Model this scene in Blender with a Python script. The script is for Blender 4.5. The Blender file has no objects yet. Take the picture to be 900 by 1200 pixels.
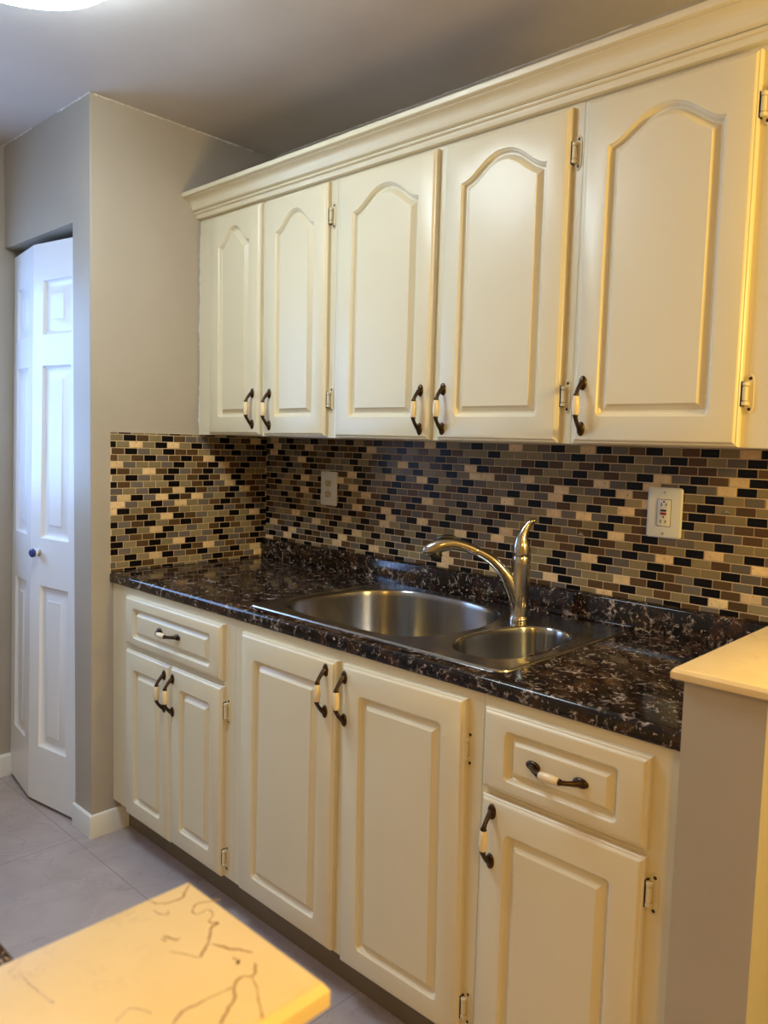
import bpy, bmesh, math, random
from mathutils import Vector, Matrix
SC = bpy.context.scene
COL = SC.collection
PI = math.pi

# ------------------------------------------------------------------ materials
def new_mat(name):
    m = bpy.data.materials.new(name); m.use_nodes = True
    nt = m.node_tree
    return m, nt, nt.nodes['Principled BSDF']

def N(nt, t, **kw):
    n = nt.nodes.new(t)
    for k, v in kw.items():
        if hasattr(n, k): setattr(n, k, v)
        else: n.inputs[k].default_value = v
    return n

def ramp(nt, src, stops, interp='LINEAR'):
    r = nt.nodes.new('ShaderNodeValToRGB'); r.color_ramp.interpolation = interp
    e = r.color_ramp.elements
    while len(e) < len(stops): e.new(0.5)
    for el, (p, c) in zip(e, stops):
        el.position = p; el.color = tuple(c) + (1,) if len(c) == 3 else c
    nt.links.new(src, r.inputs[0]); return r

def coords(nt, scale=(1, 1, 1), loc=(0, 0, 0)):
    g = nt.nodes.new('ShaderNodeNewGeometry')
    mp = nt.nodes.new('ShaderNodeMapping')
    mp.inputs['Scale'].default_value = scale; mp.inputs['Location'].default_value = loc
    nt.links.new(g.outputs['Position'], mp.inputs[0]); return mp.outputs[0]

def noise(nt, vec, scale, detail=4, rough=.55, dist=0):
    n = nt.nodes.new('ShaderNodeTexNoise')
    n.inputs['Scale'].default_value = scale; n.inputs['Detail'].default_value = detail
    n.inputs['Roughness'].default_value = rough; n.inputs['Distortion'].default_value = dist
    nt.links.new(vec, n.inputs['Vector']); return n

def mix(nt, fac, a, b, blend='MIX'):
    m = nt.nodes.new('ShaderNodeMix'); m.data_type = 'RGBA'; m.blend_type = blend
    for sock, v in ((m.inputs['Factor'], fac), (m.inputs['A'], a), (m.inputs['B'], b)):
        pass
    f = [s for s in m.inputs if s.name == 'Factor' and s.type == 'VALUE'][0]
    A = [s for s in m.inputs if s.name == 'A' and s.type == 'RGBA'][0]
    B = [s for s in m.inputs if s.name == 'B' and s.type == 'RGBA'][0]
    for s, v in ((f, fac), (A, a), (B, b)):
        if isinstance(v, bpy.types.NodeSocket): nt.links.new(v, s)
        elif isinstance(v, (int, float)): s.default_value = v
        else: s.default_value = tuple(v) + (1,) if len(v) == 3 else v
    return [s for s in m.outputs if s.type == 'RGBA'][0]

def bump(nt, bsdf, height, strength=.1, dist=.001):
    b = nt.nodes.new('ShaderNodeBump'); b.inputs['Strength'].default_value = strength
    b.inputs['Distance'].default_value = dist
    nt.links.new(height, b.inputs['Height']); nt.links.new(b.outputs[0], bsdf.inputs['Normal'])

def simple(name, col, rough=.5, metal=0, spec=None, bumps=None):
    m, nt, b = new_mat(name)
    b.inputs['Base Color'].default_value = tuple(col) + (1,)
    b.inputs['Roughness'].default_value = rough; b.inputs['Metallic'].default_value = metal
    if spec is not None: b.inputs['Specular IOR Level'].default_value = spec
    if bumps:
        n = noise(nt, coords(nt), bumps[0], 3); bump(nt, b, n.outputs['Fac'], bumps[1], .001)
    return m

def paint(name, col, rough, var=.06, bs=250, bst=.08):
    m, nt, b = new_mat(name)
    v = coords(nt)
    n = noise(nt, v, 3.5, 3)
    c2 = tuple(c * (1 - var) for c in col); c1 = tuple(min(1, c * (1 + var)) for c in col)
    r = ramp(nt, n.outputs['Fac'], [(.3, c2), (.7, c1)])
    nt.links.new(r.outputs[0], b.inputs['Base Color'])
    b.inputs['Roughness'].default_value = rough
    bump(nt, b, noise(nt, v, bs, 2).outputs['Fac'], bst, .001)
    return m

M = {}
M['wall'] = paint('wall_paint_taupe', (.43, .38, .315), .46, .04, 180, .15)
M['ceiling'] = paint('ceiling_paint', (.60, .54, .50), .5, .05, 60, .2)
M['cab'] = paint('cabinet_cream_paint', (.78, .69, .49), .34, .02, 160, .05)
M['cab_in'] = simple('cabinet_inside', (.32, .26, .17), .7, bumps=(40, .1))
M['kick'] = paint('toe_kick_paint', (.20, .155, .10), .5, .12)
M['trimwhite'] = paint('white_trim', (.80, .79, .75), .4, .03)
M['doorwhite'] = paint('closet_door_white', (.84, .85, .88), .33, .02, 90, .05)
M['bronze'] = simple('antique_bronze', (.075, .047, .030), .30, 1.0, bumps=(120, .1))
M['ceramic'] = simple('cream_ceramic', (.83, .68, .45), .18, bumps=(30, .02))
M['hinge'] = simple('painted_hinge_brass', (.72, .62, .42), .4, 0, bumps=(90, .1))
M['dark'] = simple('dark_recess', (.012, .009, .007), .6, bumps=(50, .05))
M['plate'] = simple('white_plastic', (.78, .77, .74), .3, bumps=(60, .02))
M['ivory'] = simple('ivory_plastic', (.62, .52, .33), .35, bumps=(60, .02))
M['gfi'] = simple('gfi_plastic', (.80, .77, .70), .35, bumps=(60, .02))
M['red'] = simple('red_button', (.35, .01, .01), .35, bumps=(60, .02))
M['black'] = simple('black_button', (.01, .01, .01), .35, bumps=(60, .02))
M['screw'] = simple('screw_metal', (.5, .48, .44), .35, .8, bumps=(60, .05))
M['chip'] = simple('filler_white', (.78, .74, .68), .7, bumps=(60, .2))
M['stub'] = simple('dull_hook_metal', (.34, .31, .27), .4, .6, bumps=(60, .05))
M['knobblue'] = simple('blue_glazed_porcelain', (.03, .05, .22), .12, bumps=(60, .02))

def brushed(name, col, rough, stretch=(2, 2, 400), bst=.04, aniso=0):
    m, nt, b = new_mat(name)
    b.inputs['Base Color'].default_value = col + (1,)
    b.inputs['Metallic'].default_value = 1.0
    n = noise(nt, coords(nt, stretch), 3, 3)
    r = ramp(nt, n.outputs['Fac'], [(.3, (rough * .92,) * 3), (.7, (rough * 1.08,) * 3)])
    nt.links.new(r.outputs[0], b.inputs['Roughness'])
    if bst: bump(nt, b, n.outputs['Fac'], bst, .0005)
    if aniso:
        b.inputs['Anisotropic'].default_value = aniso
        t = nt.nodes.new('ShaderNodeTangent'); t.direction_type = 'RADIAL'; t.axis = 'Z'
        nt.links.new(t.outputs[0], b.inputs['Tangent']); b.inputs['Anisotropic Rotation'].default_value = .25
    return m
M['steel'] = brushed('brushed_steel', (.44, .43, .42), .23, (40, 40, 3), 0, .85)
M['deck'] = brushed('steel_deck', (.48, .46, .43), .22, (200, 3, 3), 0)
M['nickel'] = brushed('brushed_nickel', (.52, .47, .40), .17, (150, 150, 4), 0)

def dark_marble():
    m, nt, b = new_mat('dark_emperador_laminate')
    v = coords(nt)
    warp = noise(nt, v, 9, 4)
    add = nt.nodes.new('ShaderNodeVectorMath'); add.operation = 'MULTIPLY_ADD'
    nt.links.new(warp.outputs['Color'], add.inputs[0])
    add.inputs[1].default_value = (.07, .07, .07); nt.links.new(v, add.inputs[2])
    warp2 = noise(nt, v, 45, 3)
    add2 = nt.nodes.new('ShaderNodeVectorMath'); add2.operation = 'MULTIPLY_ADD'
    nt.links.new(warp2.outputs['Color'], add2.inputs[0])
    add2.inputs[1].default_value = (.035, .035, .035); nt.links.new(add.outputs[0], add2.inputs[2])
    w = add2.outputs[0]
    base = ramp(nt, noise(nt, w, 17, 6, .65).outputs['Fac'],
                [(.34, (.003, .0025, .0025)), (.52, (.012, .006, .0045)), (.62, (.045, .019, .009)), (.74, (.085, .038, .017))])
    def veins(scale, width, nscale, lo, hi):
        vo = nt.nodes.new('ShaderNodeTexVoronoi'); vo.feature = 'DISTANCE_TO_EDGE'
        vo.inputs['Scale'].default_value = scale; nt.links.new(w, vo.inputs['Vector'])
        line = ramp(nt, vo.outputs['Distance'], [(0, (1, 1, 1)), (width, (0, 0, 0))])
        msk = ramp(nt, noise(nt, v, nscale, 5, .65).outputs['Fac'], [(lo, (0, 0, 0)), (hi, (1, 1, 1))])
        return mix(nt, 1.0, line.outputs[0], msk.outputs[0], 'MULTIPLY')
    v1 = veins(17, .05, 22, .515, .615)
    v2 = veins(48, .09, 34, .535, .635)
    blot = ramp(nt, noise(nt, v, 85, 3, .6, .8).outputs['Fac'], [(.63, (0, 0, 0)), (.68, (1, 1, 1))])
    c = mix(nt, v1, base.outputs[0], (.46, .38, .33))
    c = mix(nt, v2, c, (.34, .27, .23))
    c = mix(nt, blot.outputs[0], c, (.45, .35, .29))
    nt.links.new(c, b.inputs['Base Color'])
    b.inputs['Roughness'].default_value = .10
    b.inputs['Specular IOR Level'].default_value = .4
    bump(nt, b, noise(nt, v, 30, 2).outputs['Fac'], .04, .001)
    return m
M['dmarble'] = dark_marble()

def cream_marble(name, vein):
    m, nt, b = new_mat(name)
    v = coords(nt)
    base = ramp(nt, noise(nt, v, 5, 5, .6, .6).outputs['Fac'], [(.3, (.80, .60, .31)), (.7, (.88, .70, .40))])
    wv = noise(nt, v, 8, 6, .62, .3)
    sub = nt.nodes.new('ShaderNodeMath'); sub.operation = 'SUBTRACT'; sub.inputs[1].default_value = .5
    nt.links.new(wv.outputs['Fac'], sub.inputs[0])
    ab = nt.nodes.new('ShaderNodeMath'); ab.operation = 'ABSOLUTE'; nt.links.new(sub.outputs[0], ab.inputs[0])
    line = ramp(nt, ab.outputs[0], [(0, (1, 1, 1)), (.012, (0, 0, 0))])
    msk = ramp(nt, noise(nt, v, 7, 2).outputs['Fac'], [(.46, (0, 0, 0)), (.62, (vein,) * 3)])
    f = mix(nt, 1.0, line.outputs[0], msk.outputs[0], 'MULTIPLY')
    c = mix(nt, f, base.outputs[0], (.36, .20, .08))
    nt.links.new(c, b.inputs['Base Color'])
    b.inputs['Roughness'].default_value = .28
    return m
M['cmarble'] = cream_marble('cream_marble', .35)
M['cvein'] = paint('marble_vein_brown', (.43, .25, .09), .28, .25)

def floor_tile():
    m, nt, b = new_mat('floor_porcelain_tile')
    v = coords(nt, (1, 1, 1), (.03, .763, 0))
    br = nt.nodes.new('ShaderNodeTexBrick')
    br.offset = 0; br.inputs['Scale'].default_value = 1
    br.inputs['Brick Width'].default_value = .61; br.inputs['Row Height'].default_value = .61
    br.inputs['Mortar Size'].default_value = .0014; br.inputs['Mortar Smooth'].default_value = .3
    nt.links.new(v, br.inputs['Vector'])
    n = ramp(nt, noise(nt, v, 6, 6, .6, .8).outputs['Fac'], [(.3, (.38, .325, .325)), (.7, (.46, .40, .40))])
    nt.links.new(n.outputs[0], br.inputs['Color1']); nt.links.new(n.outputs[0], br.inputs['Color2'])
    br.inputs['Mortar'].default_value = (.26, .225, .22, 1)
    vein = noise(nt, v, 3.2, 5, .6, 1.2)
    sub = nt.nodes.new('ShaderNodeMath'); sub.operation = 'SUBTRACT'; sub.inputs[1].default_value = .5
    nt.links.new(vein.outputs['Fac'], sub.inputs[0])
    ab = nt.nodes.new('ShaderNodeMath'); ab.operation = 'ABSOLUTE'; nt.links.new(sub.outputs[0], ab.inputs[0])
    line = ramp(nt, ab.outputs[0], [(0, (.30, .30, .30)), (.008, (0, 0, 0))])
    c = mix(nt, line.outputs[0], br.outputs['Color'], (.2, .17, .15))
    nt.links.new(c, b.inputs['Base Color'])
    b.inputs['Roughness'].default_value = .2
    return m
M['floor'] = floor_tile()

def tile_mat(name, rough, stone=False):
    m, nt, b = new_mat(name)
    a = nt.nodes.new('ShaderNodeAttribute'); a.attribute_name = 'tile_color'
    c = a.outputs['Color']
    v = coords(nt)
    if stone:
        pits = ramp(nt, noise(nt, v, 130, 4, .6).outputs['Fac'], [(.62, (0, 0, 0)), (.70, (1, 1, 1))])
        cloud = ramp(nt, noise(nt, v, 60, 3).outputs['Fac'], [(.3, (.8, .8, .8)), (.7, (1, 1, 1))])
        c = mix(nt, 1.0, c, cloud.outputs[0], 'MULTIPLY')
        c = mix(nt, pits.outputs[0], c, (.22, .11, .05))
    nt.links.new(c, b.inputs['Base Color'])
    b.inputs['Roughness'].default_value = rough
    if not stone: b.inputs['Specular IOR Level'].default_value = .2
    return m
M['tglass'] = tile_mat('glass_mosaic_tile', .30)
M['tstone'] = tile_mat('travertine_mosaic_tile', .5, True)
M['grout'] = paint('sand_grout', (.74, .57, .38), .8, .08)

def emis(name, col, s):
    m, nt, b = new_mat(name)
    b.inputs['Base Color'].default_value = (.9, .9, .9, 1)
    b.inputs['Emission Color'].default_value = col + (1,)
    b.inputs['Emission Strength'].default_value = s
    return m
M['lamp'] = emis('lamp_diffuser', (.73, .90, 1.0), 26.0)
def glass():
    m, nt, b = new_mat('window_glass')
    t = nt.nodes.new('ShaderNodeBsdfTransparent'); g = nt.nodes.new('ShaderNodeBsdfGlossy')
    g.inputs['Roughness'].default_value = .02
    mx = nt.nodes.new('ShaderNodeMixShader'); mx.inputs[0].default_value = .06
    nt.links.new(t.outputs[0], mx.inputs[1]); nt.links.new(g.outputs[0], mx.inputs[2])
    nt.links.new(mx.outputs[0], nt.nodes['Material Output'].inputs[0])
    return m
M['glass'] = glass()

# ------------------------------------------------------------------ mesh helpers
WORLD = {}
class MB:
    def __init__(s): s.v = []; s.f = []; s.mi = []; s.cols = []
    def add(s, verts, faces, mi=0):
        o = len(s.v); s.v += [tuple(p) for p in verts]
        for f in faces:
            u = []
            for i in f:
                if not u or u[-1] != i: u.append(i)
            if len(u) > 1 and u[0] == u[-1]: u.pop()
            if len(u) >= 3: s.f.append([i + o for i in u]); s.mi.append(mi)
        return s
    def box(s, x0, x1, y0, y1, z0, z1, mi=0):
        V = [(x0, y0, z0), (x1, y0, z0), (x1, y1, z0), (x0, y1, z0), (x0, y0, z1), (x1, y0, z1), (x1, y1, z1), (x0, y1, z1)]
        F = [(0, 3, 2, 1), (4, 5, 6, 7), (0, 1, 5, 4), (1, 2, 6, 5), (2, 3, 7, 6), (3, 0, 4, 7)]
        return s.add(V, F, mi)
    def loops(s, loops, mi=0, cap0=False, cap1=False, closed=True):
        n = len(loops[0]); V = [p for l in loops for p in l]; F = []
        for k in range(len(loops) - 1):
            for i in range(n if closed else n - 1):
                j = (i + 1) % n
                F.append((k * n + i, k * n + j, (k + 1) * n + j, (k + 1) * n + i))
        if cap0: F.append(tuple(range(n))[::-1])
        if cap1: F.append(tuple((len(loops) - 1) * n + i for i in range(n)))
        return s.add(V, F, mi)
    def tube(s, path, radii, seg=12, mi=0, cap=True, squash=1.0):
        path = [Vector(p) for p in path]; L = []
        up = Vector((0.123, .99, .05)).normalized()
        for k, p in enumerate(path):
            d = (path[min(k + 1, len(path) - 1)] - path[max(k - 1, 0)]).normalized()
            a = d.cross(up)
            if a.length < 1e-4: a = d.cross(Vector((1, 0, 0)))
            a.normalize(); b = d.cross(a)
            L.append([tuple(p + (a * math.cos(t) + b * math.sin(t) * squash) * radii[k]) for t in [2 * PI * i / seg for i in range(seg)]])
        return s.loops(L, mi, cap, cap)
    def lathe(s, prof, centre=(0, 0, 0), axis='z', seg=24, mi=0, sx=1, sy=1, cap0=False, cap1=False):
        L = []
        for r, h in prof:
            ring = []
            for i in range(seg):
                t = 2 * PI * i / seg; a, b = r * math.cos(t) * sx, r * math.sin(t) * sy
                p = {'z': (a, b, h), 'y': (a, h, b), 'x': (h, a, b)}[axis]
                ring.append(tuple(Vector(p) + Vector(centre)))
            L.append(ring)
        return s.loops(L, mi, cap0, cap1)
    def mesh(s, name, mats, origin=(0, 0, 0), smooth=32, merge=True):
        me = bpy.data.meshes.new(name)
        ox = Vector(origin)
        me.from_pydata([tuple(Vector(p) - ox) for p in s.v], [], s.f)
        for m in mats: me.materials.append(m)
        me.polygons.foreach_set('material_index', s.mi)
        bm = bmesh.new(); bm.from_mesh(me)
        if merge: bmesh.ops.remove_doubles(bm, verts=bm.verts, dist=1e-6)
        bmesh.ops.recalc_face_normals(bm, faces=bm.faces)
        bm.to_mesh(me); bm.free()
        if smooth:
            me.shade_smooth(); me.set_sharp_from_angle(angle=math.radians(smooth))
        me.update(); return me
    def build(s, name, mats, parent=None, origin=None, smooth=32, merge=True):
        if not isinstance(mats, (list, tuple)): mats = [mats]
        if origin is None:
            xs = list(zip(*s.v))
            origin = ((min(xs[0]) + max(xs[0])) / 2, (min(xs[1]) + max(xs[1])) / 2, min(xs[2]))
        o = bpy.data.objects.new(name, s.mesh(name, mats, origin, smooth, merge))
        place(o, origin, parent); return o

def place(o, world, parent=None):
    if o.name not in COL.objects: COL.objects.link(o)
    w = Vector(world); WORLD[o] = w
    if parent is not None:
        o.parent = parent; o.location = w - WORLD[parent]
    else: o.location = w
    return o

def tag(o, label=None, cat=None, group=None, kind=None):
    for k, v in (('label', label), ('category', cat), ('group', group), ('kind', kind)):
        if v: o[k] = v
    return o
def thing(name, loc, label, cat, group=None):
    o = bpy.data.objects.new(name, None); o.empty_display_size = .05
    place(o, loc); return tag(o, label, cat, group)
def struct(o): o['kind'] = 'structure'; return o

# ------------------------------------------------------------------ dimensions
H = 2.463; WY = -.7143; LX = -.7134; FRONT = -2.29; RX = 5.2; DF = -4.2
UF = -.309; BF = -.638; T = .019; CT = .914
UZ0, UZ1 = 1.3905, 2.20

# ------------------------------------------------------------------ room shell
b = MB(); b.box(LX - .12, RX + .12, DF - .12, .12, -.1, 0); struct(b.build('floor', M['floor']))
b = MB(); b.box(LX - .12, RX + .12, DF - .12, .12, H, H + .1); struct(b.build('ceiling', M['ceiling']))
b = MB(); b.box(LX - .12, RX + .12, 0, .12, 0, H); struct(b.build('wall_back', M['wall']))
b = MB(); b.box(RX, RX + .12, DF, 0, 0, H); struct(b.build('wall_right', M['wall']))
# left wall with the window that lets the daylight in
WY0, WY1, WZ0, WZ1 = -1.80, -.84, 1.08, 2.05
b = MB()
b.box(LX - .12, LX, WY1, 0, 0, H); b.box(LX - .12, LX, FRONT, WY0, 0, H)
b.box(LX - .12, LX, WY0, WY1, 0, WZ0); b.box(LX - .12, LX, WY0, WY1, WZ1, H)
struct(b.build('wall_left', M['wall'], merge=False))
b = MB(); b.box(LX - .12, 2.139, FRONT - .12, FRONT, 0, H); b.box(2.02, 2.139, DF, FRONT - .12, 0, H)
b.box(2.139, RX + .12, DF - .12, DF, 0, H); struct(b.build('wall_front', M['wall'], merge=False))
# window
w = MB(); f = .05
for (a0, a1, z0, z1) in ((WY0, WY1, WZ0, WZ0 + f), (WY0, WY1, WZ1 - f, WZ1), (WY0, WY0 + f, WZ0 + f, WZ1 - f),
                         (WY1 - f, WY1, WZ0 + f, WZ1 - f), (WY0 + f, WY1 - f, 1.545, 1.585)):
    w.box(LX - .09, LX - .04, a0, a1, z0, z1)
win = struct(w.build('window_1', M['trimwhite'], merge=False))
g = MB(); g.box(LX - .068, LX - .062, WY0 + f, WY1 - f, WZ0 + f, 1.545); g.box(LX - .068, LX - .062, WY0 + f, WY1 - f, 1.585, WZ1 - f)
g.build('glass', M['glass'], win)

# closet corner: return wall, jamb and header
OX = -.1268; OZ = 2.0804
def rounded_corner_wall():
    b = MB(); r = .006
    loop = [(OX, 0), (OX, WY)]
    for i in range(5):
        t = -PI / 2 + i * PI / 8
        loop.append((-r + r * math.cos(t), WY + r + r * math.sin(t)))
    loop += [(0, 0)]
    b.loops([[(x, y, z) for x, y in loop] for z in (0, H)], 0, True, True)
    b.box(LX, OX, WY, WY + .115, OZ, H)
    return b
struct(rounded_corner_wall().build('wall_inner', M['wall'], merge=False))

# irregular bead of old filler where walls and ceiling meet
rnd = random.Random(5)
def bead(p0, p1, n, off, name, size=1.0):
    b = MB(); p0 = Vector(p0); p1 = Vector(p1)
    i = 0
    while i < n:
        ln = rnd.randint(4, 14)
        if rnd.random() < .78:
            pts = []; rad = []
            for k in range(ln + 1):
                t = min(1, (i + k) / n)
                pts.append(p0.lerp(p1, t) + Vector(off) + Vector((rnd.uniform(-.0012, .0012), rnd.uniform(-.0012, .0012), rnd.uniform(-.0015, .0008))))
                rad.append(size * (rnd.uniform(.0012, .0024) if rnd.random() > .12 else .0045))
            if (pts[0] - pts[-1]).length > .01: b.tube(pts, rad, 6)
        i += ln
    return struct(b.build(name, M['chip'], merge=False))
bead((0, WY + .01, H), (0, -.09, H), 70, (.001, 0, -.001), 'trim_1')
bead((LX, WY, H), (0, WY, H), 60, (0, -.001, -.001), 'trim_2')
bead((0.05, 0, H), (2.6, 0, H), 150, (0, -.0005, -.0005), 'trim_3', .6)
bead((0.0, UF + .004, 1.41), (0, UF + .004, 2.1), 60, (-.0006, -.004, 0), 'trim_4')

# baseboards
def baseboard_corner():
    b = MB(); h, t = .079, .012
    path = [(OX - .012, WY), (OX - .009, WY - .010), (OX - .003, WY - t), (t - .003, WY - t), (t, WY - t + .003), (t, -.585)]
    inner = [(OX - .012, WY), (OX - .009, WY), (OX - .003, WY), (0, WY), (0, WY + .003), (0, -.585)]
    L = []
    L.append([(x, y, 0) for x, y in path]); L.append([(x, y, h - .008) for x, y in path])
    L.append([(x * .75 + u * .25, y * .75 + v * .25, h - .002) for (x, y), (u, v) in zip(path, inner)])
    L.append([(x * .4 + u * .6, y * .4 + v * .6, h) for (x, y), (u, v) in zip(path, inner)])
    L.append([(u, v, h) for u, v in inner])
    b.loops(L, closed=False)
    return b
struct(baseboard_corner().build('baseboard_inner', M['trimwhite']))
b = MB(); L = []
for y in (FRONT, WY - .002):
    L.append([(LX, y, 0), (LX + .012, y, 0), (LX + .012, y, .08), (LX + .007, y, .088), (LX, y, .089)])
b.loops(L, 0, True, True); struct(b.build('baseboard_left', M['trimwhite']))

# ------------------------------------------------------------------ bifold closet door
def panel_rect_loops(x0, x1, z0, z1, rings, yf):
    return [[(x0 + d, yf + e, z0 + d), (x1 - d, yf + e, z0 + d), (x1 - d, yf + e, z1 - d), (x0 + d, yf + e, z1 - d)] for d, e in rings]
def bifold_leaf(w, h, spans, side):
    b = MB(); t = .032
    xs = [0, side, w - side, w]
    zs = [0]
    for a, c in spans: zs += [a, c]
    zs.append(h)
    for i in range(3):
        for j in range(len(zs) - 1):
            if i == 1 and j % 2 == 1: continue
            b.add([(xs[i], 0, zs[j]), (xs[i + 1], 0, zs[j]), (xs[i + 1], 0, zs[j + 1]), (xs[i], 0, zs[j + 1])], [(0, 1, 2, 3)])
    for a, c in spans:
        L = panel_rect_loops(side, w - side, a, c, [(0, 0), (.003, .006), (.011, .0115), (.020, .0130), (.026, .0125), (.050, .0030), (.051, .0015), (.053, .0015)], 0)
        b.loops(L, 0, False, True)
    for q in ([(0, 0, 0), (0, t, 0), (0, t, h), (0, 0, h)], [(w, 0, 0), (w, t, 0), (w, t, h), (w, 0, h)],
              [(0, 0, 0), (w, 0, 0), (w, t, 0), (0, t, 0)], [(0, 0, h), (w, 0, h), (w, t, h), (0, t, h)],
              [(0, t, 0), (w, t, 0), (w, t, h), (0, t, h)]):
        b.add(q, [(0, 1, 2, 3)])
    return b
ZB = .014; DH = 2.036
Lp, Fp, Rp = Vector((-.708, -.720)), Vector((-.427, -.7585)), Vector((-.136, -.7115))
door = bpy.data.objects.new('door_1', None); place(door, (-.42, -.74, ZB)); struct(door); door.rotation_euler.x = math.radians(-1.07)   # the bifold leans back at the top
spans = [(.21, .81), (.985, 1.605), (1.715, 1.905)]
for A, B, nm in ((Lp, Fp, 'door_leaf'), (Fp, Rp, 'door_leaf')):
    d = B - A; w = d.length - .002
    o = bpy.data.objects.new(nm, bifold_leaf(w, DH, spans, .060).mesh(nm, [M['doorwhite']]))
    place(o, (A.x, A.y, ZB), door); o.rotation_euler.z = math.atan2(d.y, d.x)
k = MB()
k.lathe([(0, -.034), (.010, -.034), (.0155, -.030), (.0165, -.025), (.0155, -.021)], (0, 0, 0), 'y', 20, 0)
k.lathe([(.0155, -.021), (.0165, -.018), (.0125, -.012), (.009, -.008)], (0, 0, 0), 'y', 20, 1)
k.lathe([(.009, -.008), (.013, -.004), (.013, 0), (0, 0)], (0, 0, 0), 'y', 20, 2)
ko = bpy.data.objects.new('knob', k.mesh('knob', [M['knobblue'], M['plate'], M['screw']]))
kp = Fp.lerp(Rp, .18)
place(ko, (kp.x + .001, kp.y - .0005, .945), door); ko['label'] = 'blue and white porcelain knob'
ko.rotation_euler.z = math.atan2((Rp - Fp).y, (Rp - Fp).x)

# ------------------------------------------------------------------ cabinet fronts
def outline(d, w, h, ms, mb, mt, rise, r0):
    x0, x1, z0 = ms + d, w - ms - d, mb + d
    r = max(r0 - d, .0004); K = 4; pts = []
    for cx, cz, a0 in ((x0 + r, z0 + r, PI), (x1 - r, z0 + r, 1.5 * PI)):
        for i in range(K + 1):
            t = a0 + i * PI / 2 / K; pts.append((cx + r * math.cos(t), cz + r * math.sin(t)))
    zt = h - mt
    if rise <= 0:
        zt -= d
        for cx, cz, a0 in ((x1 - r, zt - r, 0), (x0 + r, zt - r, .5 * PI)):
            for i in range(K + 1):
                t = a0 + i * PI / 2 / K; pts.append((cx + r * math.cos(t), cz + r * math.sin(t)))
    else:
        NN = 40; a, c = ms, w - ms
        def g(u):
            v = abs(2 * u - 1)
            return rise * (.5 + .5 * math.cos(PI * v ** 1.2))
        for i in range(NN + 1):
            u = 1 - i / NN; x = a + (c - a) * u; z = zt - rise + g(u)
            e = 1e-3
            gx = (g(min(1, u + e)) - g(max(0, u - e))) / ((min(1, u + e) - max(0, u - e)) * (c - a))
            n = Vector((-gx, 1)).normalized()
            x -= n.x * d; z -= n.y * d
            pts.append((min(max(x, x0), x1), z))
    return pts

def front_mesh(w, h, ms, mb, mt, rise=0, t=T, drawer=False):
    b = MB()
    r0 = .012
    base = outline(0, w, h, ms, mb, mt, rise, r0)
    n = len(base)
    def rect(ins, dep):
        L = []
        for k, (x, z) in enumerate(base):
            if k < 5: q = (0, 0)
            elif k < 10: q = (w, 0)
            elif rise <= 0: q = (w, h) if k < 15 else (0, h)
            else:
                i = k - 10
                q = (w, h) if i == 0 else (0, h) if i == 40 else (x, h)
            qx = min(max(q[0], ins), w - ins); qz = min(max(q[1], ins), h - ins)
            L.append((qx, -t + dep, qz))
        return L
    L = [rect(0, t), rect(0, .008), rect(.0022, .0052), rect(.0045, .0045), rect(.0075, .0012), rect(.0105, 0)]
    rings = [(0, 0), (.0016, .0012), (.0030, .0036), (.0052, .0048), (.0072, .0092), (.0098, .0118), (.0138, .0122)]
    end = .031 if not drawer else .028
    rings += [(end - .0042, .0026), (end - .0038, .0008), (end, .0006)]
    for d, e in rings:
        L.append([(x, -t + e, z) for x, z in outline(d, w, h, ms, mb, mt, rise, r0)])
    b.loops(L, 0, True, True)
    return b

# bow handle: bronze brackets, ceramic grip (vertical, mounted on the plane y = 0)
def handle_meshes():
    b = MB()
    for s in (-1, 1):
        c = (0, 0, s * .0515)
        L = []
        for k in range(6):
            a = k / 5 * PI / 2
            L.append([(.0100 * math.cos(a) * math.cos(t), -.0060 * math.sin(a), c[2] + .0165 * math.cos(a) * math.sin(t)) for t in [2 * PI * i / 18 for i in range(18)]])
        b.loops(L, 0, True, True)
        path = [(0, -.003, s * .053), (0, -.0090, s * .0475), (0, -.0160, s * .0410), (0, -.0215, s * .0340), (0, -.0250, s * .0275), (0, -.026, s * .0222), (0, -.026, s * .0212)]
        b.tube(path, [.0062, .0060, .0050, .0046, .0050, .0068, .0060], 12)
    b.tube([(0, -.026, -.0218), (0, -.026, .0218)], [.003, .003], 8)      # the bolt that runs through the grip
    me = b.mesh('handle', [M['bronze']], smooth=50)
    c = MB()
    c.lathe([(.0032, -.0210), (.0062, -.0210), (.0070, -.0195), (.0083, -.010), (.0087, 0), (.0083, .010), (.0070, .0195), (.0062, .0210), (.0032, .0210)], (0, -.026, 0), 'z', 18, 0, cap0=True, cap1=True)
    return me, c.mesh('handle_grip', [M['ceramic']], smooth=50)
HM, GM = handle_meshes()

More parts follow.
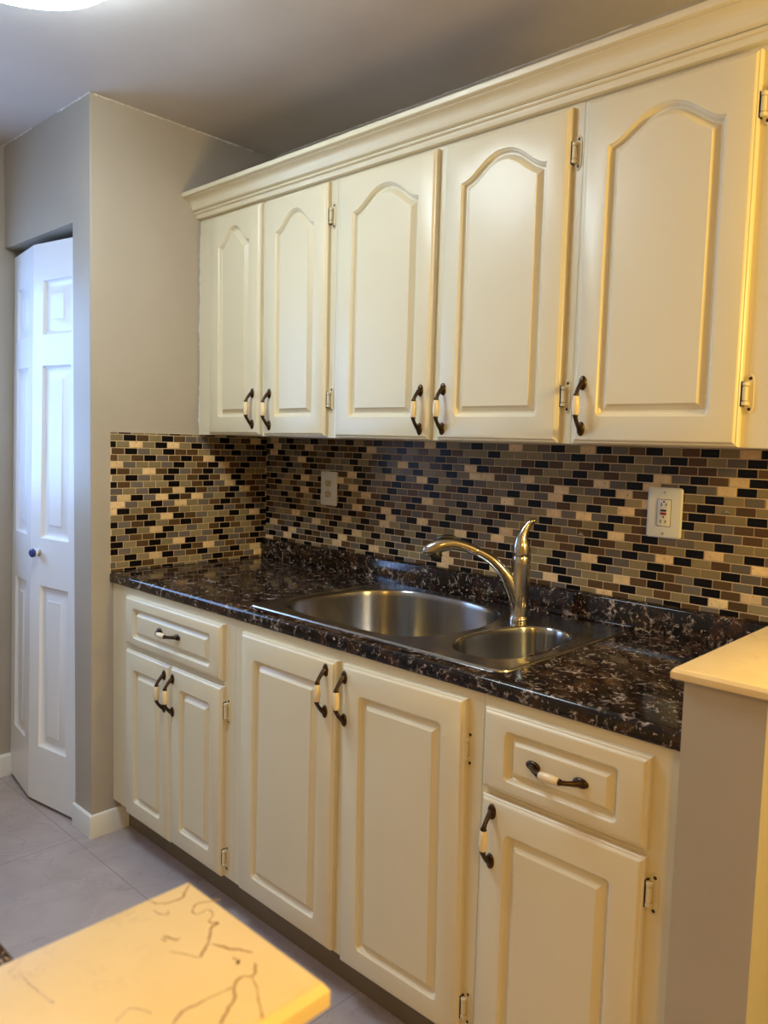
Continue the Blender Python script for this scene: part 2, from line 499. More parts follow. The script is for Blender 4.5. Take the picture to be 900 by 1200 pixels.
def hinge_mesh():
    b = MB()
    pl = [(.003, -.025), (.008, -.0365), (.013, -.0385), (.0185, -.034), (.0205, -.026), (.0205, .026), (.0185, .034), (.013, .0385), (.008, .0365), (.003, .025)]
    b.loops([[(x, 0, z) for x, z in pl], [(x, -.0016, z) for x, z in pl], [(x * .95 + .0006, -.0024, z * .975) for x, z in pl]], 0, True, True)
    for z0, z1, r in ((-.0230, -.0150, .0062), (-.0142, .0142, .0056), (.0150, .0230, .0062)):
        b.lathe([(r * .8, z0), (r, z0 + .001), (r, z1 - .001), (r * .8, z1)], (.0056, -.0075, 0), 'z', 12, 0, cap0=True, cap1=True)
    for q in (-1, 1):
        b.box(.0050, .0125, -.0070, -.0018, q * .019 - .0036, q * .019 + .0036)
        b.lathe([(.0001, -.0034), (.0026, -.0034), (.0034, -.0026), (.0034, -.0018)], (.0130, 0, q * .0300), 'y', 12, 1, cap0=True)
    b.box(-.0014, -.0003, -.0120, -.0005, -.0245, .0245, 1)
    b.box(-.0003, .0060, -.0020, -.0005, -.0245, .0245, 1)
    return b.mesh('hinge', [M['hinge'], M['dark']], smooth=40)
HG = hinge_mesh()

def put(name, me, world, parent, rot=None):
    o = bpy.data.objects.new(name, me); place(o, world, parent)
    if rot: o.rotation_euler = rot
    return o
def put_handle(parent, x, z, y, horiz=False):
    r = (0, PI / 2, 0) if horiz else None
    put('handle', HM, (x, y, z), parent, r)
    put('handle_grip', GM, (x, y, z), parent, r)['label'] = 'cream ceramic grip'

def add_front(name, parent, x0, x1, z0, z1, yf, margins, rise=0, tilt=0, drawer=False):
    """front on the face frame plane yf; its origin sits at the lower left corner of its back"""
    me = front_mesh(x1 - x0, z1 - z0, *margins, rise=rise, drawer=drawer).mesh(name, [M['cab']], smooth=28)
    o = bpy.data.objects.new(name, me); place(o, (x0, yf, z0), parent)
    if tilt: o.rotation_euler.y = math.radians(tilt)
    return o

# ------------------------------------------------------------------ upper cabinets
GU = 'upper cabinets along the back wall'
def upper(x0, x1, doors, label):
    t = thing('upper_cabinet', ((x0 + x1) / 2, -.15, UZ0), label, 'cabinet', GU)
    b = MB(); e = .0005
    b.box(x0 + e, x0 + .016, UF + .02, -.001, UZ0, UZ1); b.box(x1 - .016, x1 - e, UF + .02, -.001, UZ0, UZ1)
    b.box(x0 + .016, x1 - .016, UF + .02, -.007, UZ0 + .012, UZ0 + .028); b.box(x0 + .016, x1 - .016, UF + .02, -.007, UZ1 - .016, UZ1)
    b.box(x0 + .016, x1 - .016, -.007, -.001, UZ0, UZ1)
    b.build('cabinet_body', M['cab'], t, merge=False)
    st = doors[0][0] + .012 - x0; en = x1 - (doors[-1][1] - .012)
    f = MB(); y0, y1 = UF, UF + .0195
    f.box(x0 + e, x0 + st, y0, y1, UZ0, UZ1); f.box(x1 - en, x1 - e, y0, y1, UZ0, UZ1)
    f.box(x0 + st, x1 - en, y0, y1, UZ0, UZ0 + .03); f.box(x0 + st, x1 - en, y0, y1, UZ1 - .085, UZ1)
    if len(doors) == 2:
        m = (doors[0][1] + doors[1][0]) / 2; f.box(m - .03, m + .03, y0, y1, UZ0 + .03, UZ1 - .085)
    f.build('face_frame', M['cab'], t, merge=False)
    for (a, c, tilt, hx, hz, hinges) in doors:
        d = add_front('door', t, a, c, 1.3917, 2.1455, UF, (.058, .060, .050), .057, tilt)
        put_handle(d, hx, hz, UF - T)
        for z in hinges: put('hinge', HG, (c + .0012, UF, z), d)
    return t
upper(0, .738, [(.091, .385, -.6, .353, 1.478, []), (.411, .7155, -.6, .445, 1.477, [2.045, 1.502])],
      'cream upper cabinet with two narrow arched doors in the left corner')
upper(.738, 1.5590, [(.7625, 1.1346, 0, 1.105, 1.471, []), (1.164, 1.533, 0, 1.184, 1.4725, [2.045, 1.499])],
      'cream upper cabinet with two arched doors in the middle, above the sink')
upper(1.5590, 2.0, [(1.5715, 1.943, 0, 1.596, 1.4755, [2.043, 1.496])],
      'cream upper cabinet with one wide arched door at the right end')

# crown moulding
b = MB()
prof = [(0, 2.157), (.013, 2.157), (.015, 2.1575), (.0195, 2.168), (.0195, 2.1705), (.0245, 2.171), (.0275, 2.1735), (.0275, 2.1765), (.0245, 2.179), (.0215, 2.1795),
        (.0215, 2.1805), (.0275, 2.1815), (.0325, 2.1845), (.0355, 2.1890), (.0370, 2.1945), (.0385, 2.2000), (.0420, 2.2060), (.0480, 2.2108), (.0560, 2.2140), (.0640, 2.2150), (.0640, 2.2185), (.0735, 2.2185), (.0765, 2.2195), (.0775, 2.2220), (.0775, 2.2320), (.0755, 2.2340), (0, 2.2340)]
UY = UF - .0006
b.loops([[(x, UY - o, z) for o, z in prof] for x in (.0006, 2.02)], 0, True, True)
tag(b.build('crown_moulding', M['cab'], smooth=25), 'long cream crown moulding running along the top of the upper cabinets', 'moulding')

# ------------------------------------------------------------------ base cabinets
GB = 'base cabinets under the dark countertop'
BZ0, BZ1 = .112, .8782
def base_unit(x0, x1, label, frames):
    t = thing('base_cabinet', ((x0 + x1) / 2, -.32, 0), label, 'cabinet', GB)
    b = MB(); e = .0005
    b.box(x0 + e, x0 + .017, BF + .02, -.002, BZ0, BZ1); b.box(x1 - .017, x1 - e, BF + .02, -.002, BZ0, BZ1)
    b.box(x0 + .017, x1 - .017, BF + .02, -.008, BZ0, BZ0 + .016); b.box(x0 + .017, x1 - .017, -.008, -.002, BZ0, BZ1)
    b.build('cabinet_body', M['cab'], t, merge=False)
    f = MB()
    for q in frames: f.box(q[0], q[1], BF, BF + .0195, q[2], q[3])
    f.build('face_frame', M['cab'], t, merge=False)
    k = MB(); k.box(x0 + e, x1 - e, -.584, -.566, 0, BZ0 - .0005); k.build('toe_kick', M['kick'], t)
    return t
def frame_rects(x0, x1, s0, s1, rails, mids=()):
    e = .0005
    R = [(x0 + e, x0 + s0, BZ0, BZ1), (x1 - s1, x1 - e, BZ0, BZ1)]
    for z0, z1 in rails: R.append((x0 + s0, x1 - s1, z0, z1))
    for m0, m1, z0, z1 in mids: R.append((m0, m1, z0, z1))
    return R
MD = (.060, .056, .064); MDR = (.054, .028, .034)
c1 = base_unit(0, .720, 'cream base cabinet with a drawer over two narrow doors, left of the sink',
               frame_rects(0, .720, .135, .06, [(BZ0, .13), (.66, .71), (.84, BZ1)], [(.375, .43, .13, .66)]))
d = add_front('drawer', c1, .117, .672, .692, .854, BF, MDR, drawer=True); put_handle(d, .392, .775, BF - T, True)
d = add_front('door', c1, .119, .3995, .110, .676, BF, (.056, .056, .06)); put_handle(d, .369, .590, BF - T)
d = add_front('door', c1, .402, .677, .114, .676, BF, (.056, .056, .06)); put_handle(d, .4185, .589, BF - T)
for z in (.606, .171): put('hinge', HG, (.6785, BF, z), d)
c2 = base_unit(.720, 1.588, 'cream sink base cabinet with two tall doors and no drawer',
               frame_rects(.720, 1.588, .062, .048, [(BZ0, .135), (.832, BZ1)], [(1.14, 1.20, .135, .832)]))
d = add_front('door', c2, .766, 1.153, .119, .852, BF, MD); put_handle(d, 1.1195, .7735, BF - T)
d = add_front('door', c2, 1.187, 1.561, .113, .852, BF, MD, tilt=-1.0); put_handle(d, 1.199, .7705, BF - T)
for z in (.745, .185): put('hinge', HG, (1.5535 + (.745 - z) * .017, BF, z), d)
c3 = base_unit(1.588, 2.008, 'cream base cabinet with a drawer over one door, beside the half wall',
               frame_rects(1.588, 2.008, .032, .075, [(BZ0, .135), (.66, .71), (.84, BZ1)]))
d = add_front('drawer', c3, 1.598, 1.952, .691, .856, BF, MDR, drawer=True); put_handle(d, 1.772, .771, BF - T, True)
d = add_front('door', c3, 1.600, 1.952, .113, .677, BF, MD); put_handle(d, 1.629, .597, BF - T)
for z in (.613, .185): put('hinge', HG, (1.9535, BF, z), d)

# ------------------------------------------------------------------ countertop with upstand
SX0, SX1, SY0, SY1 = .722, 1.580, -.606, -.045      # sink outer
def countertop(x0, x1, yfront, yback, top, th, hole=None, sgn=-1):
    """profile (y,z) swept along x; sgn -1 = front edge towards -y"""
    s = sgn
    yf = yfront
    pts = [(yback, top), (yf - s * .012, top), (yf - s * .0055, top - .0012), (yf - s * .0016, top - .0048), (yf, top - .011),
           (yf, top - th + .007), (yf - s * .002, top - th + .002), (yf - s * .006, top - th), (yback, top - th)]
    b = MB()
    if hole is None:
        b.loops([[(x, y, z) for y, z in pts] for x in (x0, x1)], 0, True, True); return b
    hx0, hx1, hy0, hy1 = hole
    # left and right blocks
    for a, c in ((x0, hx0), (hx1, x1)):
        b.loops([[(x, y, z) for y, z in pts] for x in (a, c)], 0, True, True)
    fr = [(hy0, top)] + pts[1:-1] + [(hy0, top - th)]
    b.loops([[(x, y, z) for y, z in fr] for x in (hx0, hx1)], 0)
    b.add([(hx0, hy0, top), (hx1, hy0, top), (hx1, hy0, top - th), (hx0, hy0, top - th)], [(0, 1, 2, 3)])
    b.box(hx0, hx1, hy1, yback, top - th, top)
    return b
ct = thing('countertop', (1.0, -.33, CT - .0355), 'dark brown marbled countertop with short upstand along the back wall', 'countertop')
countertop(.0005, 2.0085, -.6505, -.0015, CT, .0355, (SX0 + .02, SX1 - .02, SY0 + .02, SY1 - .02)).build('counter_slab', M['dmarble'], ct, merge=False, smooth=40)
lip = .0745; lt = .0258
b = MB(); pr = [(-.0015, CT + .0002), (-lt, CT + .0002), (-lt, CT + lip - .006), (-lt + .002, CT + lip - .002), (-lt + .006, CT + lip), (-.0015, CT + lip)]
b.loops([[(x, y, z) for y, z in pr] for x in (.008, 2.0085)], 0, True, True)
b.build('upstand', M['dmarble'], ct, smooth=40)

# ------------------------------------------------------------------ sink
def smooth_loop(pts, n=8):
    out = []; k = len(pts)
    for i in range(k):
        p0, p1, p2, p3 = (Vector(pts[(i + j) % k]) for j in (-1, 0, 1, 2))
        for s in range(n):
            t = s / n
            out.append(.5 * ((2 * p1) + (p2 - p0) * t + (2 * p0 - 5 * p1 + 4 * p2 - p3) * t * t + (3 * p1 - p0 - 3 * p2 + p3) * t ** 3))
    return out
def inset(loop, d):
    n = len(loop); out = []
    for i in range(n):
        e = (loop[(i + 1) % n] - loop[i - 1]).normalized()
        out.append(loop[i] + Vector((-e.y, e.x)) * d)      # loops run counter-clockwise
    return out
bowl_a = smooth_loop([(.80, -.535), (.92, -.566), (1.10, -.572), (1.235, -.555), (1.300, -.50), (1.327, -.40), (1.330, -.30), (1.296, -.195),
                      (1.235, -.120), (1.13, -.088), (1.03, -.082), (.93, -.086), (.85, -.115), (.785, -.185), (.752, -.29), (.750, -.43)])
bowl_b = smooth_loop([(1.415, -.535), (1.49, -.548), (1.548, -.520), (1.578, -.45), (1.580 - .004, -.36), (1.548, -.235), (1.50, -.192), (1.44, -.186), (1.388, -.225), (1.360, -.32), (1.360, -.45)])
for lp in (bowl_a, bowl_b):
    area = sum(lp[i].x * lp[(i + 1) % len(lp)].y - lp[(i + 1) % len(lp)].x * lp[i].y for i in range(len(lp)))
    if area < 0: lp.reverse()
SX1 = 1.606
def rrect(x0, x1, y0, y1, r, n=8):
    out = []
    for cx, cy, a in ((x1 - r, y1 - r, 0), (x0 + r, y1 - r, PI / 2), (x0 + r, y0 + r, PI), (x1 - r, y0 + r, 1.5 * PI)):
        for i in range(n + 1):
            t = a + i * PI / 2 / n; out.append(Vector((cx + r * math.cos(t), cy + r * math.sin(t))))
    return out
sink = thing('sink', ((SX0 + SX1) / 2, -.33, CT), 'stainless steel double bowl sink set into the dark countertop', 'sink')
def sink_rim():
    bm = bmesh.new()
    zd = CT + .0035
    def ring(loop, z): return [bm.verts.new((p.x, p.y, z)) for p in loop]
    o = rrect(SX0, SX1, SY0, SY1, .035)
    r0 = ring(o, CT + .0004); r1 = ring(inset(o, .0012), CT + .0030); r2 = ring(inset(o, .0045), CT + .0042); r3 = ring(inset(o, .010), zd)
    for A, B in ((r0, r1), (r1, r2), (r2, r3)):
        for i in range(len(A)): bm.faces.new((A[i], A[(i + 1) % len(A)], B[(i + 1) % len(A)], B[i]))
    loops = [r3]
    for lp in (bowl_a, bowl_b): loops.append(ring(lp, zd))
    ed = []
    for L in loops:
        for i in range(len(L)):
            e = bm.edges.get((L[i], L[(i + 1) % len(L)])) or bm.edges.new((L[i], L[(i + 1) % len(L)]))
            ed.append(e)
    bmesh.ops.triangle_fill(bm, use_beauty=True, use_dissolve=False, edges=ed, normal=(0, 0, 1))
    bmesh.ops.recalc_face_normals(bm, faces=bm.faces)
    me = bpy.data.meshes.new('sink_deck')
    bm.transform(Matrix.Translation(-WORLD[sink])); bm.to_mesh(me); bm.free()
    me.materials.append(M['deck']); me.shade_smooth(); me.set_sharp_from_angle(angle=math.radians(25))
    ob = bpy.data.objects.new('sink_deck', me); place(ob, WORLD[sink], sink)
sink_rim()
def basin(loop, depth, name):
    b = MB(); zd = CT + .0035; L = []
    prof = [(0, 0), (.0015, -.0005), (.0045, -.003), (.0065, -.008), (.007, -.02), (.011, -depth * .55), (.016, -depth + .045), (.022, -depth + .022), (.034, -depth + .008), (.055, -depth + .001)]
    for d, z in prof: L.append([(p.x, p.y, zd + z) for p in inset(loop, d)])
    cx = sum(p.x for p in loop) / len(loop); cy = sum(p.y for p in loop) / len(loop)
    last = L[-1]
    for f, z in ((.6, -.0025), (.3, -.004)):
        L.append([(cx + (x - cx) * f, cy + (y - cy) * f, zz + z) for x, y, zz in last])
    b.loops(L, 0, False, True)
    o = b.build(name, M['steel'], sink, smooth=60)
    s = MB(); zf = zd - depth - .003
    s.lathe([(.055, zf + .0005), (.056, zf + .003), (.048, zf + .0032), (.042, zf + .001), (.038, zf + .0006), (.02, zf + .002), (.0005, zf + .003)], (cx, cy, 0), 'z', 28)
    s.build('drain_strainer', M['deck'], sink)
basin(bowl_a, .20, 'basin'); basin(bowl_b, .165, 'basin')

# ------------------------------------------------------------------ faucet
fb = Vector((1.354, -.185, CT + .0037)); fd = Vector((-.73, -.68, 0)).normalized()
fau = thing('faucet', tuple(fb), 'brushed nickel single lever pull-out faucet standing on the sink deck', 'faucet')
def fp(s, z): return tuple(fb + fd * s + Vector((0, 0, z - fb.z)))
def resample(ch, n=6):
    P = [Vector(c) for c in ch]; out = []
    for i in range(len(P) - 1):
        p0, p1, p2, p3 = P[max(i - 1, 0)], P[i], P[i + 1], P[min(i + 2, len(P) - 1)]
        for s in range(n):
            t = s / n
            out.append(.5 * ((2 * p1) + (p2 - p0) * t + (2 * p0 - 5 * p1 + 4 * p2 - p3) * t * t + (3 * p1 - p0 - 3 * p2 + p3) * t ** 3))
    out.append(P[-1]); return out
b = MB()
b.lathe([(.001, 0), (.0270, 0), (.0275, .003), (.0262, .012), (.0248, .0135), (.0240, .016), (.0240, .05), (.0245, .10), (.0242, .155), (.0238, .172), (.0225, .1745), (.0225, .1755), (.001, .1755)], tuple(fb), 'z', 32)
b.build('faucet_body', M['nickel'], fau, smooth=50)
def skin_tube(ch, name, mat, seg=20, squash=1.0):
    R = resample(ch); b = MB(); b.tube([fp(s, z) for s, z, r in R], [r for s, z, r in R], seg, squash=squash)
    return b.build(name, mat, fau, smooth=60)
skin_tube([(-.004, .940, .016), (.006, .965, .0185), (.020, 1.003, .0180), (.040, 1.041, .0165), (.074, 1.077, .0150), (.105, 1.0955, .0135), (.117, 1.1005, .0130)], 'spout', M['nickel'])
skin_tube([(.1185, 1.101, .0130), (.125, 1.104, .0134), (.15, 1.113, .0140), (.18, 1.1185, .0158), (.210, 1.115, .0185), (.236, 1.105, .0185), (.254, 1.098, .0135), (.262, 1.095, .0045)], 'spray_head', M['nickel'])
b = MB(); R = resample([(.232, 1.100, .0160), (.226, 1.088, .0165), (.222, 1.080, .0150)])
b.tube([fp(s, z) for s, z, r in R], [r for s, z, r in R], 20); b.build('spray_nozzle', M['black'], fau, smooth=50)
b = MB(); R = resample([(.172, 1.1335, .003), (.186, 1.1365, .0065), (.206, 1.1355, .0080), (.224, 1.1295, .0060), (.234, 1.124, .003)])
b.tube([fp(s, z) for s, z, r in R], [r for s, z, r in R], 14); b.build('spray_button', M['black'], fau, smooth=50)
skin_tube([(0, 1.0940, .0225), (0, 1.0960, .0238), (0, 1.106, .0240), (.001, 1.122, .0218), (.0005, 1.140, .0168), (-.006, 1.160, .0118), (-.015, 1.176, .0085), (-.024, 1.1850, .0078), (-.031, 1.1875, .0066), (-.0345, 1.188, .003)], 'lever_handle', M['nickel'])

# ------------------------------------------------------------------ mosaic backsplash
TC = {'k': (.005, .004, .005), 'n': (.105, .060, .028), 'g': (.155, .130, .108), 'o': (.270, .212, .115), 's': (.90, .64, .34)}
def mosaic(name, origin, U, Nrm, width, z0, z1, zstart, tw, th, seed, label, skip=None):
    rn = random.Random(seed); b = MB(); cols = []
    Uv = Vector(U); Nv = Vector(Nrm); O = Vector(origin); gap = .0026; tk = .0062; be = .0008
    def P(u, z, n): q = O + Uv * u + Nv * n; return (q.x, q.y, z)
    # grout bed
    g0 = .0012
    V = [P(0, z0, g0 * 0 + .0003), P(width, z0, .0003), P(width, z1, .0003), P(0, z1, .0003), P(0, z0, .0046), P(width, z0, .0046), P(width, z1, .0046), P(0, z1, .0046)]
    F = [(0, 3, 2, 1), (4, 5, 6, 7), (0, 1, 5, 4), (1, 2, 6, 5), (2, 3, 7, 6), (3, 0, 4, 7)]
    b.add(V, F, 2); cols += [(.5, .39, .26)] * 6
    rows = int((z1 - zstart) / th) + 2
    prev = []
    for r in range(rows):
        a = zstart + r * th; c = a + th
        za, zb = max(a + gap / 2, z0 + .0003), min(c - gap / 2, z1 - .0003)
        if zb - za < .004: continue
        off = -(tw / 2) * (r % 2) - .004 * math.sin(r * 1.7)
        u = off; last = ''; cur = []
        since = rn.randint(0, 3)
        while u < width:
            ua, ub = max(u + gap / 2, .0003), min(u + tw - gap / 2, width - .0003)
            since += 1
            if last != 'k' and since >= 3 and rn.random() < .62: k = 'k'; since = 0
            else: k = rn.choices('ngos', (.27, .26, .28, .19))[0]
            if k == last and rn.random() < .7: k = rn.choice('ngo')
            if last == 'k' and k == 's' and rn.random() < .4: k = 'n'
            last = k
            if ub - ua > .004:
                f = rn.uniform(.85, 1.18); cc = tuple(min(1, x * f) for x in TC[k])
                h = tk + rn.uniform(-.0002, .0002)
                V = [P(ua, za, .002), P(ub, za, .002), P(ub, zb, .002), P(ua, zb, .002), P(ua, za, h - be), P(ub, za, h - be), P(ub, zb, h - be), P(ua, zb, h - be),
                     P(ua + be, za + be, h), P(ub - be, za + be, h), P(ub - be, zb - be, h), P(ua + be, zb - be, h)]
                F = [(0, 1, 5, 4), (1, 2, 6, 5), (2, 3, 7, 6), (3, 0, 4, 7), (4, 5, 9, 8), (5, 6, 10, 9), (6, 7, 11, 10), (7, 4, 8, 11), (8, 9, 10, 11)]
                b.add(V, F, 1 if k == 's' else 0); cols += [cc] * 9
            u += tw
    o = b.build(name, [M['tglass'], M['tstone'], M['grout']], smooth=0, merge=False)
    at = o.data.attributes.new('tile_color', 'FLOAT_COLOR', 'CORNER')
    for p in o.data.polygons:
        for li in p.loop_indices: at.data[li].color = cols[p.index] + (1,)
    tag(o, label, 'backsplash', 'mosaic tile backsplashes'); return o
ZL = CT + lip
mosaic('tile_backsplash', (.0065, 0, 0), (1, 0, 0), (0, -1, 0), 2.0 - .0065, ZL + .0005, 1.3895, ZL - .008, .0475, .0227, 11,
       'long mosaic tile backsplash on the back wall behind the sink')
mosaic('tile_backsplash', (0, -.6499, 0), (0, 1, 0), (1, 0, 0), .6490, CT + .0005, 1.3895, CT - .012, .0475, .0229, 23,
       'short mosaic tile backsplash on the left side wall at the counter end')
# the short one reaches a little higher than the cabinets and runs free of them

# ------------------------------------------------------------------ outlets
YT = -.0066
def plate_mesh(b, x0, x1, z0, z1, t, r, mi=0):
    o = rrect(x0, x1, z0, z1, r, 5)
    L = [[(p.x, YT, p.y) for p in o], [(p.x, YT - t * .5, p.y) for p in o], [(p.x, YT - t * .85, p.y) for p in inset(o, .002)], [(p.x, YT - t, p.y) for p in inset(o, .005)]]
    b.loops(L, mi, True, True); return b
GO = 'outlets on the tiled wall'
def slot(b, x, z, w, h, y, mi): b.box(x - w / 2, x + w / 2, y - .0004, y + .0006, z - h / 2, z + h / 2, mi)
ou = thing('outlet', (.385, YT, 1.147), 'white duplex outlet with two ivory sockets, near the tiled corner', 'outlet', GO)
plate_mesh(MB(), .342, .428, 1.147, 1.271, .006, .006).build('cover_plate', M['plate'], ou)
for zc in (1.2285, 1.1895):
    b = MB(); o = []
    for i in range(24):
        t = 2 * PI * i / 24; o.append((.385 + .0172 * math.cos(t), 1, max(-.0125, min(.0125, .0172 * math.sin(t))) + zc))
    y = YT - .0061
    b.loops([[(x, y + .0005, z) for x, _, z in o], [(x, y - .0014, z) for x, _, z in o], [(.385 + (x - .385) * .93, y - .002, zc + (z - zc) * .93) for x, _, z in o]], 0, True, True)
    for dx, hh in ((-.0063, .009), (.0063, .0075)): slot(b, .385 + dx, zc + .003, .0022, hh, y - .002, 1)
    b.lathe([(.0003, -.0004), (.0025, -.0004), (.0025, .0005)], (.385, y - .002, zc - .0075), 'y', 10, 1, cap0=True)
    b.build('socket', [M['ivory'], M['dark']], ou, smooth=40)
b = MB(); b.lathe([(.0003, -.0016), (.0022, -.0014), (.0032, 0)], (.385, YT - .006, 1.209), 'y', 12, 0, cap0=True); b.build('screw', M['screw'], ou)

gx = 1.6612; go = thing('outlet', (gx, YT, 1.160), 'large white outlet with black and red buttons, near the half wall', 'outlet', GO)
plate_mesh(MB(), 1.6155, 1.7070, 1.1605, 1.2885, .006, .007).build('cover_plate', M['plate'], go)
b = MB(); y = YT - .0061; cz = 1.2245
o = rrect(gx - .0175, gx + .0175, cz - .0335, cz + .0335, .002, 3)
b.loops([[(p.x, y + .0004, p.y) for p in o], [(p.x, y - .0016, p.y) for p in o], [(p.x, y - .0024, p.y) for p in inset(o, .001)]], 0, True, True)
ex = [Vector((p.x, p.y)) for p in rrect(gx - .0188, gx + .0188, cz - .0348, cz + .0348, .002, 3)]
b.loops([[(p.x, y - .0002, p.y) for p in ex], [(p.x, y - .0002, p.y) for p in o]], 1)
for s in (1, -1):
    zc = cz + s * .0205
    for dx, hh in ((-.0063, .0090), (.0063, .0075)): slot(b, gx + dx, zc + (.0005 if s > 0 else -.001), .0022, hh, y - .0024, 1)
    b.lathe([(.0003, -.0004), (.0024, -.0004), (.0024, .0005)], (gx, y - .0024, cz + (.0285 if s > 0 else -.0105)), 'y', 10, 1, cap0=True)
b.build('socket', [M['gfi'], M['dark']], go, smooth=40)
b = MB(); b.box(gx - .0075, gx + .0075, y - .0040, y - .0022, cz + .0035, cz + .0085); b.build('test_button', M['black'], go)
b = MB(); b.box(gx - .0075, gx + .0075, y - .0040, y - .0022, cz - .0050, cz + .0010); b.build('reset_button', M['red'], go)
for z in (1.2765, 1.1720):
    b = MB(); b.lathe([(.0003, -.0016), (.0024, -.0014), (.0034, 0)], (gx, YT - .006, z), 'y', 12, 0, cap0=True); b.build('screw', M['screw'], go)

# two little stubs of removed hooks stuck to the tiles
def stub(x, z, label):
    b = MB()
    pl = [(-.010, -.0035), (.010, -.0040), (.004, .0030), (-.002, .0055)]
    b.loops([[(x + a, -.0064, z + c) for a, c in pl], [(x + a * .9, -.0085, z + c * .9) for a, c in pl], [(x + a * .4, -.0098, z + c * .4) for a, c in pl]], 0, True, True)
    tag(b.build('hook_stub', M['stub']), label, 'hook', 'hook stubs on the tiles')
stub(1.425, 1.146, 'small silver hook stub stuck on a brown tile right of the faucet')
stub(1.815, 1.238, 'small silver hook stub stuck between tiles right of the large outlet')

# ------------------------------------------------------------------ half walls with marble caps
b = MB(); b.box(2.009, 2.139, -.670, -.0005, 0, 1.0115); struct(b.build('wall_half_right', M['wall']))
b = MB(); b.box(2.009, 2.139, FRONT + .0005, -1.583, 0, 1.0115); struct(b.build('wall_half_front', M['wall']))
def slab(x0, x1, y0, y1, z0, z1, label, veins=()):
    b = MB()
    def R(i, z): return [(x0 + i, y0 + i, z), (x1 - i, y0 + i, z), (x1 - i, y1 - i, z), (x0 + i, y1 - i, z)]
    b.loops([R(.001, z0), R(0, z0 + .002), R(0, z1 - .007), R(.0035, z1 - .0015), R(.007, z1)], 0, True, True)
    rv = random.Random(3)
    for line in veins:                       # brown veins let into the polished top
        P = [Vector(p[:2]) for p in resample([(x, y, 0) for x, y in line], 9)]
        Q = []; jx = jy = 0
        for p in P:
            jx = jx * .8 + rv.uniform(-.0005, .0005); jy = jy * .8 + rv.uniform(-.0005, .0005)
            Q.append(p + Vector((jx, jy)))
        wd = .0004; A = []; C = []
        for i, q in enumerate(Q):
            d = (Q[min(i + 1, len(Q) - 1)] - Q[max(i - 1, 0)]).normalized(); n = Vector((-d.y, d.x))
            wd = min(.0011, max(.0003, wd + rv.uniform(-.0002, .0002)))
            A.append((q.x + n.x * wd, q.y + n.y * wd, z1 + .00006)); C.append((q.x - n.x * wd, q.y - n.y * wd, z1 + .00006))
        m = len(A)
        b.add(A + C, [(i, i + 1, m + i + 1, m + i) for i in range(m - 1)], 1)
    tag(b.build('marble_cap', [M['cmarble'], M['cvein']], smooth=30, merge=False), label, 'slab', 'marble caps on the half walls')
VEINS = [[(1.999, -1.571), (2.004, -1.579), (2.01, -1.586), (2.009, -1.594), (2.005, -1.602), (1.997, -1.605)], [(2.032, -1.566), (2.029, -1.573), (2.025, -1.58), (2.027, -1.587), (2.035, -1.59), (2.037, -1.586), (2.036, -1.581), (2.044, -1.58), (2.05, -1.588), (2.056, -1.585), (2.057, -1.591), (2.064, -1.596), (2.07, -1.602), (2.075, -1.608), (2.079, -1.614), (2.074, -1.617), (2.066, -1.621), (2.059, -1.625)], [(2.043, -1.621), (2.049, -1.62), (2.042, -1.618), (2.051, -1.615), (2.051, -1.612)], [(2.072, -1.6), (2.083, -1.595), (2.09, -1.591), (2.1, -1.586)], [(2.094, -1.598), (2.1, -1.598), (2.102, -1.6), (2.1, -1.596)], [(2.109, -1.591), (2.118, -1.599), (2.114, -1.606), (2.118, -1.613), (2.127, -1.619), (2.132, -1.627), (2.136, -1.634), (2.139, -1.638)], [(2.118, -1.599), (2.133, -1.607), (2.143, -1.612), (2.152, -1.617)], [(2.118, -1.615), (2.117, -1.626), (2.116, -1.632), (2.115, -1.64), (2.114, -1.648), (2.117, -1.654), (2.12, -1.656)], [(2.009, -1.609), (2.016, -1.608), (2.021, -1.604), (2.018, -1.601)], [(2.094, -1.68), (2.091, -1.671), (2.094, -1.665), (2.103, -1.662)], [(2.017, -1.703), (2.039, -1.702), (2.053, -1.699)]]
slab(1.992, 2.157, -.687, -.0075, 1.012, 1.030, 'cream marble cap on the half wall right of the dark countertop')
slab(1.990, 2.157, FRONT + .0005, -1.567, 1.012, 1.031, 'cream marble cap with brown veins on the nearest half wall in front', VEINS)

# opposite counter, only a sliver in view
oc = thing('countertop', (1.45, -1.96, .8785), 'dark brown marbled countertop of the opposite run, beside the nearest half wall', 'countertop')
countertop(.9, 2.0085, -1.633, FRONT + .001, CT, .0355, None, 1).build('counter_slab', M['dmarble'], oc, smooth=40)
ob = thing('base_cabinet', (1.45, -1.96, 0), 'cream base cabinet under the opposite countertop, beside the nearest half wall', 'cabinet', GB)
b = MB(); b.box(.902, 2.0085, FRONT + .001, -1.648, .112, .8782); b.build('cabinet_body', M['cab'], ob)
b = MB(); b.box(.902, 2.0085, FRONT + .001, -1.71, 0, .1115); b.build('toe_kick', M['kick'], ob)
for a, c in ((.93, 1.27), (1.285, 1.625), (1.64, 1.98)):
    o = bpy.data.objects.new('door', front_mesh(c - a, .72, *MD).mesh('door', [M['cab']], smooth=28))
    place(o, (c, -1.648, .13), ob); o.rotation_euler.z = PI

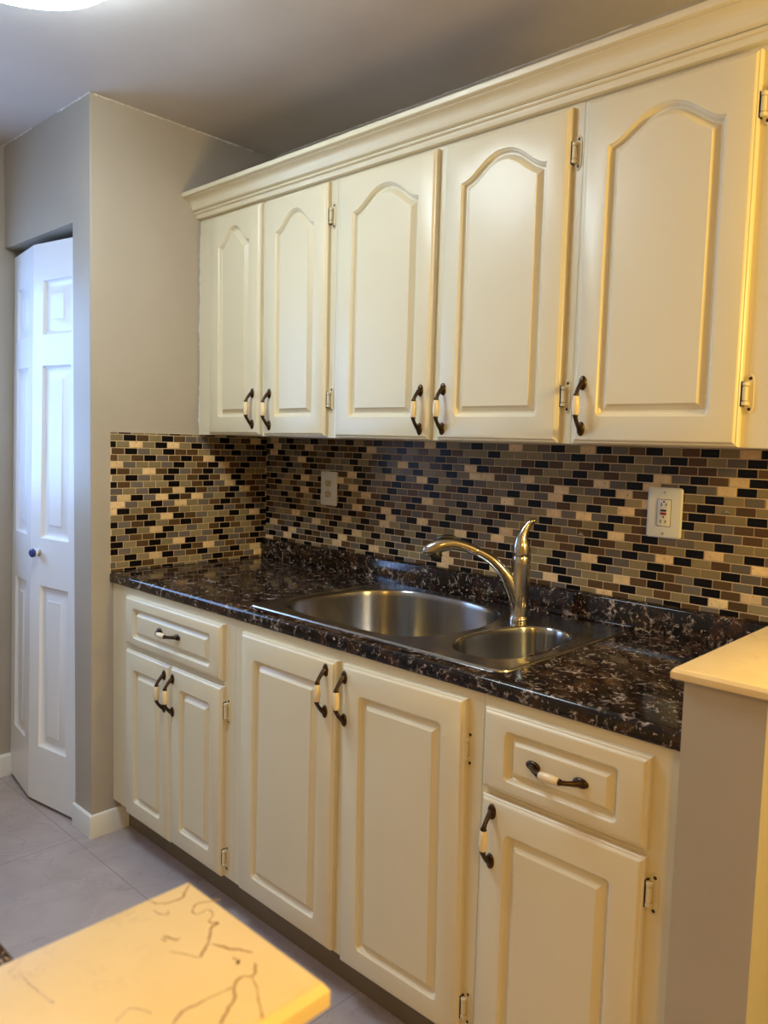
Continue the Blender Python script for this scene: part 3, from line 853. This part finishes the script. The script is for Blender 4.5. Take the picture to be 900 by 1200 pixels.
# ------------------------------------------------------------------ ceiling light
LC = (.72, -1.235)
cl = thing('ceiling_light', (LC[0], LC[1], H), 'round white flush ceiling light glowing above the kitchen aisle', 'lamp')
b = MB(); b.lathe([(.001, H - .0005), (.20, H - .0005), (.205, H - .01), (.20, H - .038), (.19, H - .043), (.001, H - .043)], (LC[0], LC[1], 0), 'z', 48)
b.build('lamp_base', M['trimwhite'], cl)
b = MB(); b.lathe([(.236, H - .042), (.248, H - .055), (.247, H - .074), (.225, H - .092), (.165, H - .103), (.08, H - .107), (.001, H - .108)], (LC[0], LC[1], 0), 'z', 48, cap0=True)
b.build('lamp_diffuser', M['lamp'], cl, smooth=50)

# ------------------------------------------------------------------ light
def area(name, loc, target, sx, sy, power, col):
    l = bpy.data.lights.new(name, 'AREA'); l.shape = 'RECTANGLE'; l.size = sx; l.size_y = sy; l.energy = power; l.color = col
    o = bpy.data.objects.new(name, l); COL.objects.link(o); o.location = loc
    o.rotation_euler = (Vector(target) - Vector(loc)).to_track_quat('-Z', 'Y').to_euler(); return o
area('daylight', (LX - .15, (WY0 + WY1) / 2, (WZ0 + WZ1) / 2), (1, (WY0 + WY1) / 2, 1.5), .95, .95, 25, (.32, .54, 1.0))
def bulb(name, loc, power, col, r):
    l = bpy.data.lights.new(name, 'POINT'); l.energy = power; l.color = col; l.shadow_soft_size = r
    o = bpy.data.objects.new(name, l); COL.objects.link(o); o.location = loc
bulb('pendant_bulb', (3.35, -.62, 1.80), 80, (1.0, .71, .20), .1)
dl = bpy.data.lights.new('dining_ceiling_lamp', 'AREA'); dl.shape = 'DISK'; dl.size = .35; dl.energy = 35; dl.color = (1.0, .56, .10)
do = bpy.data.objects.new('dining_ceiling_lamp', dl); COL.objects.link(do); do.location = (3.8, -2.8, H - .03)

wd = bpy.data.worlds.new('sky'); SC.world = wd; wd.use_nodes = True
wd.node_tree.nodes['Background'].inputs[0].default_value = (.55, .70, 1.0, 1)
wd.node_tree.nodes['Background'].inputs[1].default_value = .2

# ------------------------------------------------------------------ camera
Rm = ((0.73468782, 0.67772617, 0.03034882), (-0.07751618, 0.03942056, 0.99621145), (-0.67396221, 0.73425694, -0.08149655))
cam = bpy.data.cameras.new('camera'); co = bpy.data.objects.new('camera', cam); COL.objects.link(co)
r, u, f = (Vector(q) for q in Rm)
co.matrix_world = Matrix(((r.x, u.x, -f.x, 2.50654), (r.y, u.y, -f.y, -1.88705), (r.z, u.z, -f.z, 1.37598), (0, 0, 0, 1)))
cam.sensor_fit = 'AUTO'; cam.sensor_width = 36; cam.lens = 907.81 * 36 / 1200
cam.shift_x = (450 - 479.03) / 1200; cam.shift_y = (595.72 - 600) / 1200
cam.clip_start = .02
cam.dof.use_dof = True; cam.dof.focus_distance = 2.3; cam.dof.aperture_fstop = 7.7
SC.camera = co
vs = SC.view_settings
vs.view_transform = 'Standard'; vs.look = 'None'; vs.exposure = 0.0; vs.gamma = 1.0; vs.use_curve_mapping = False
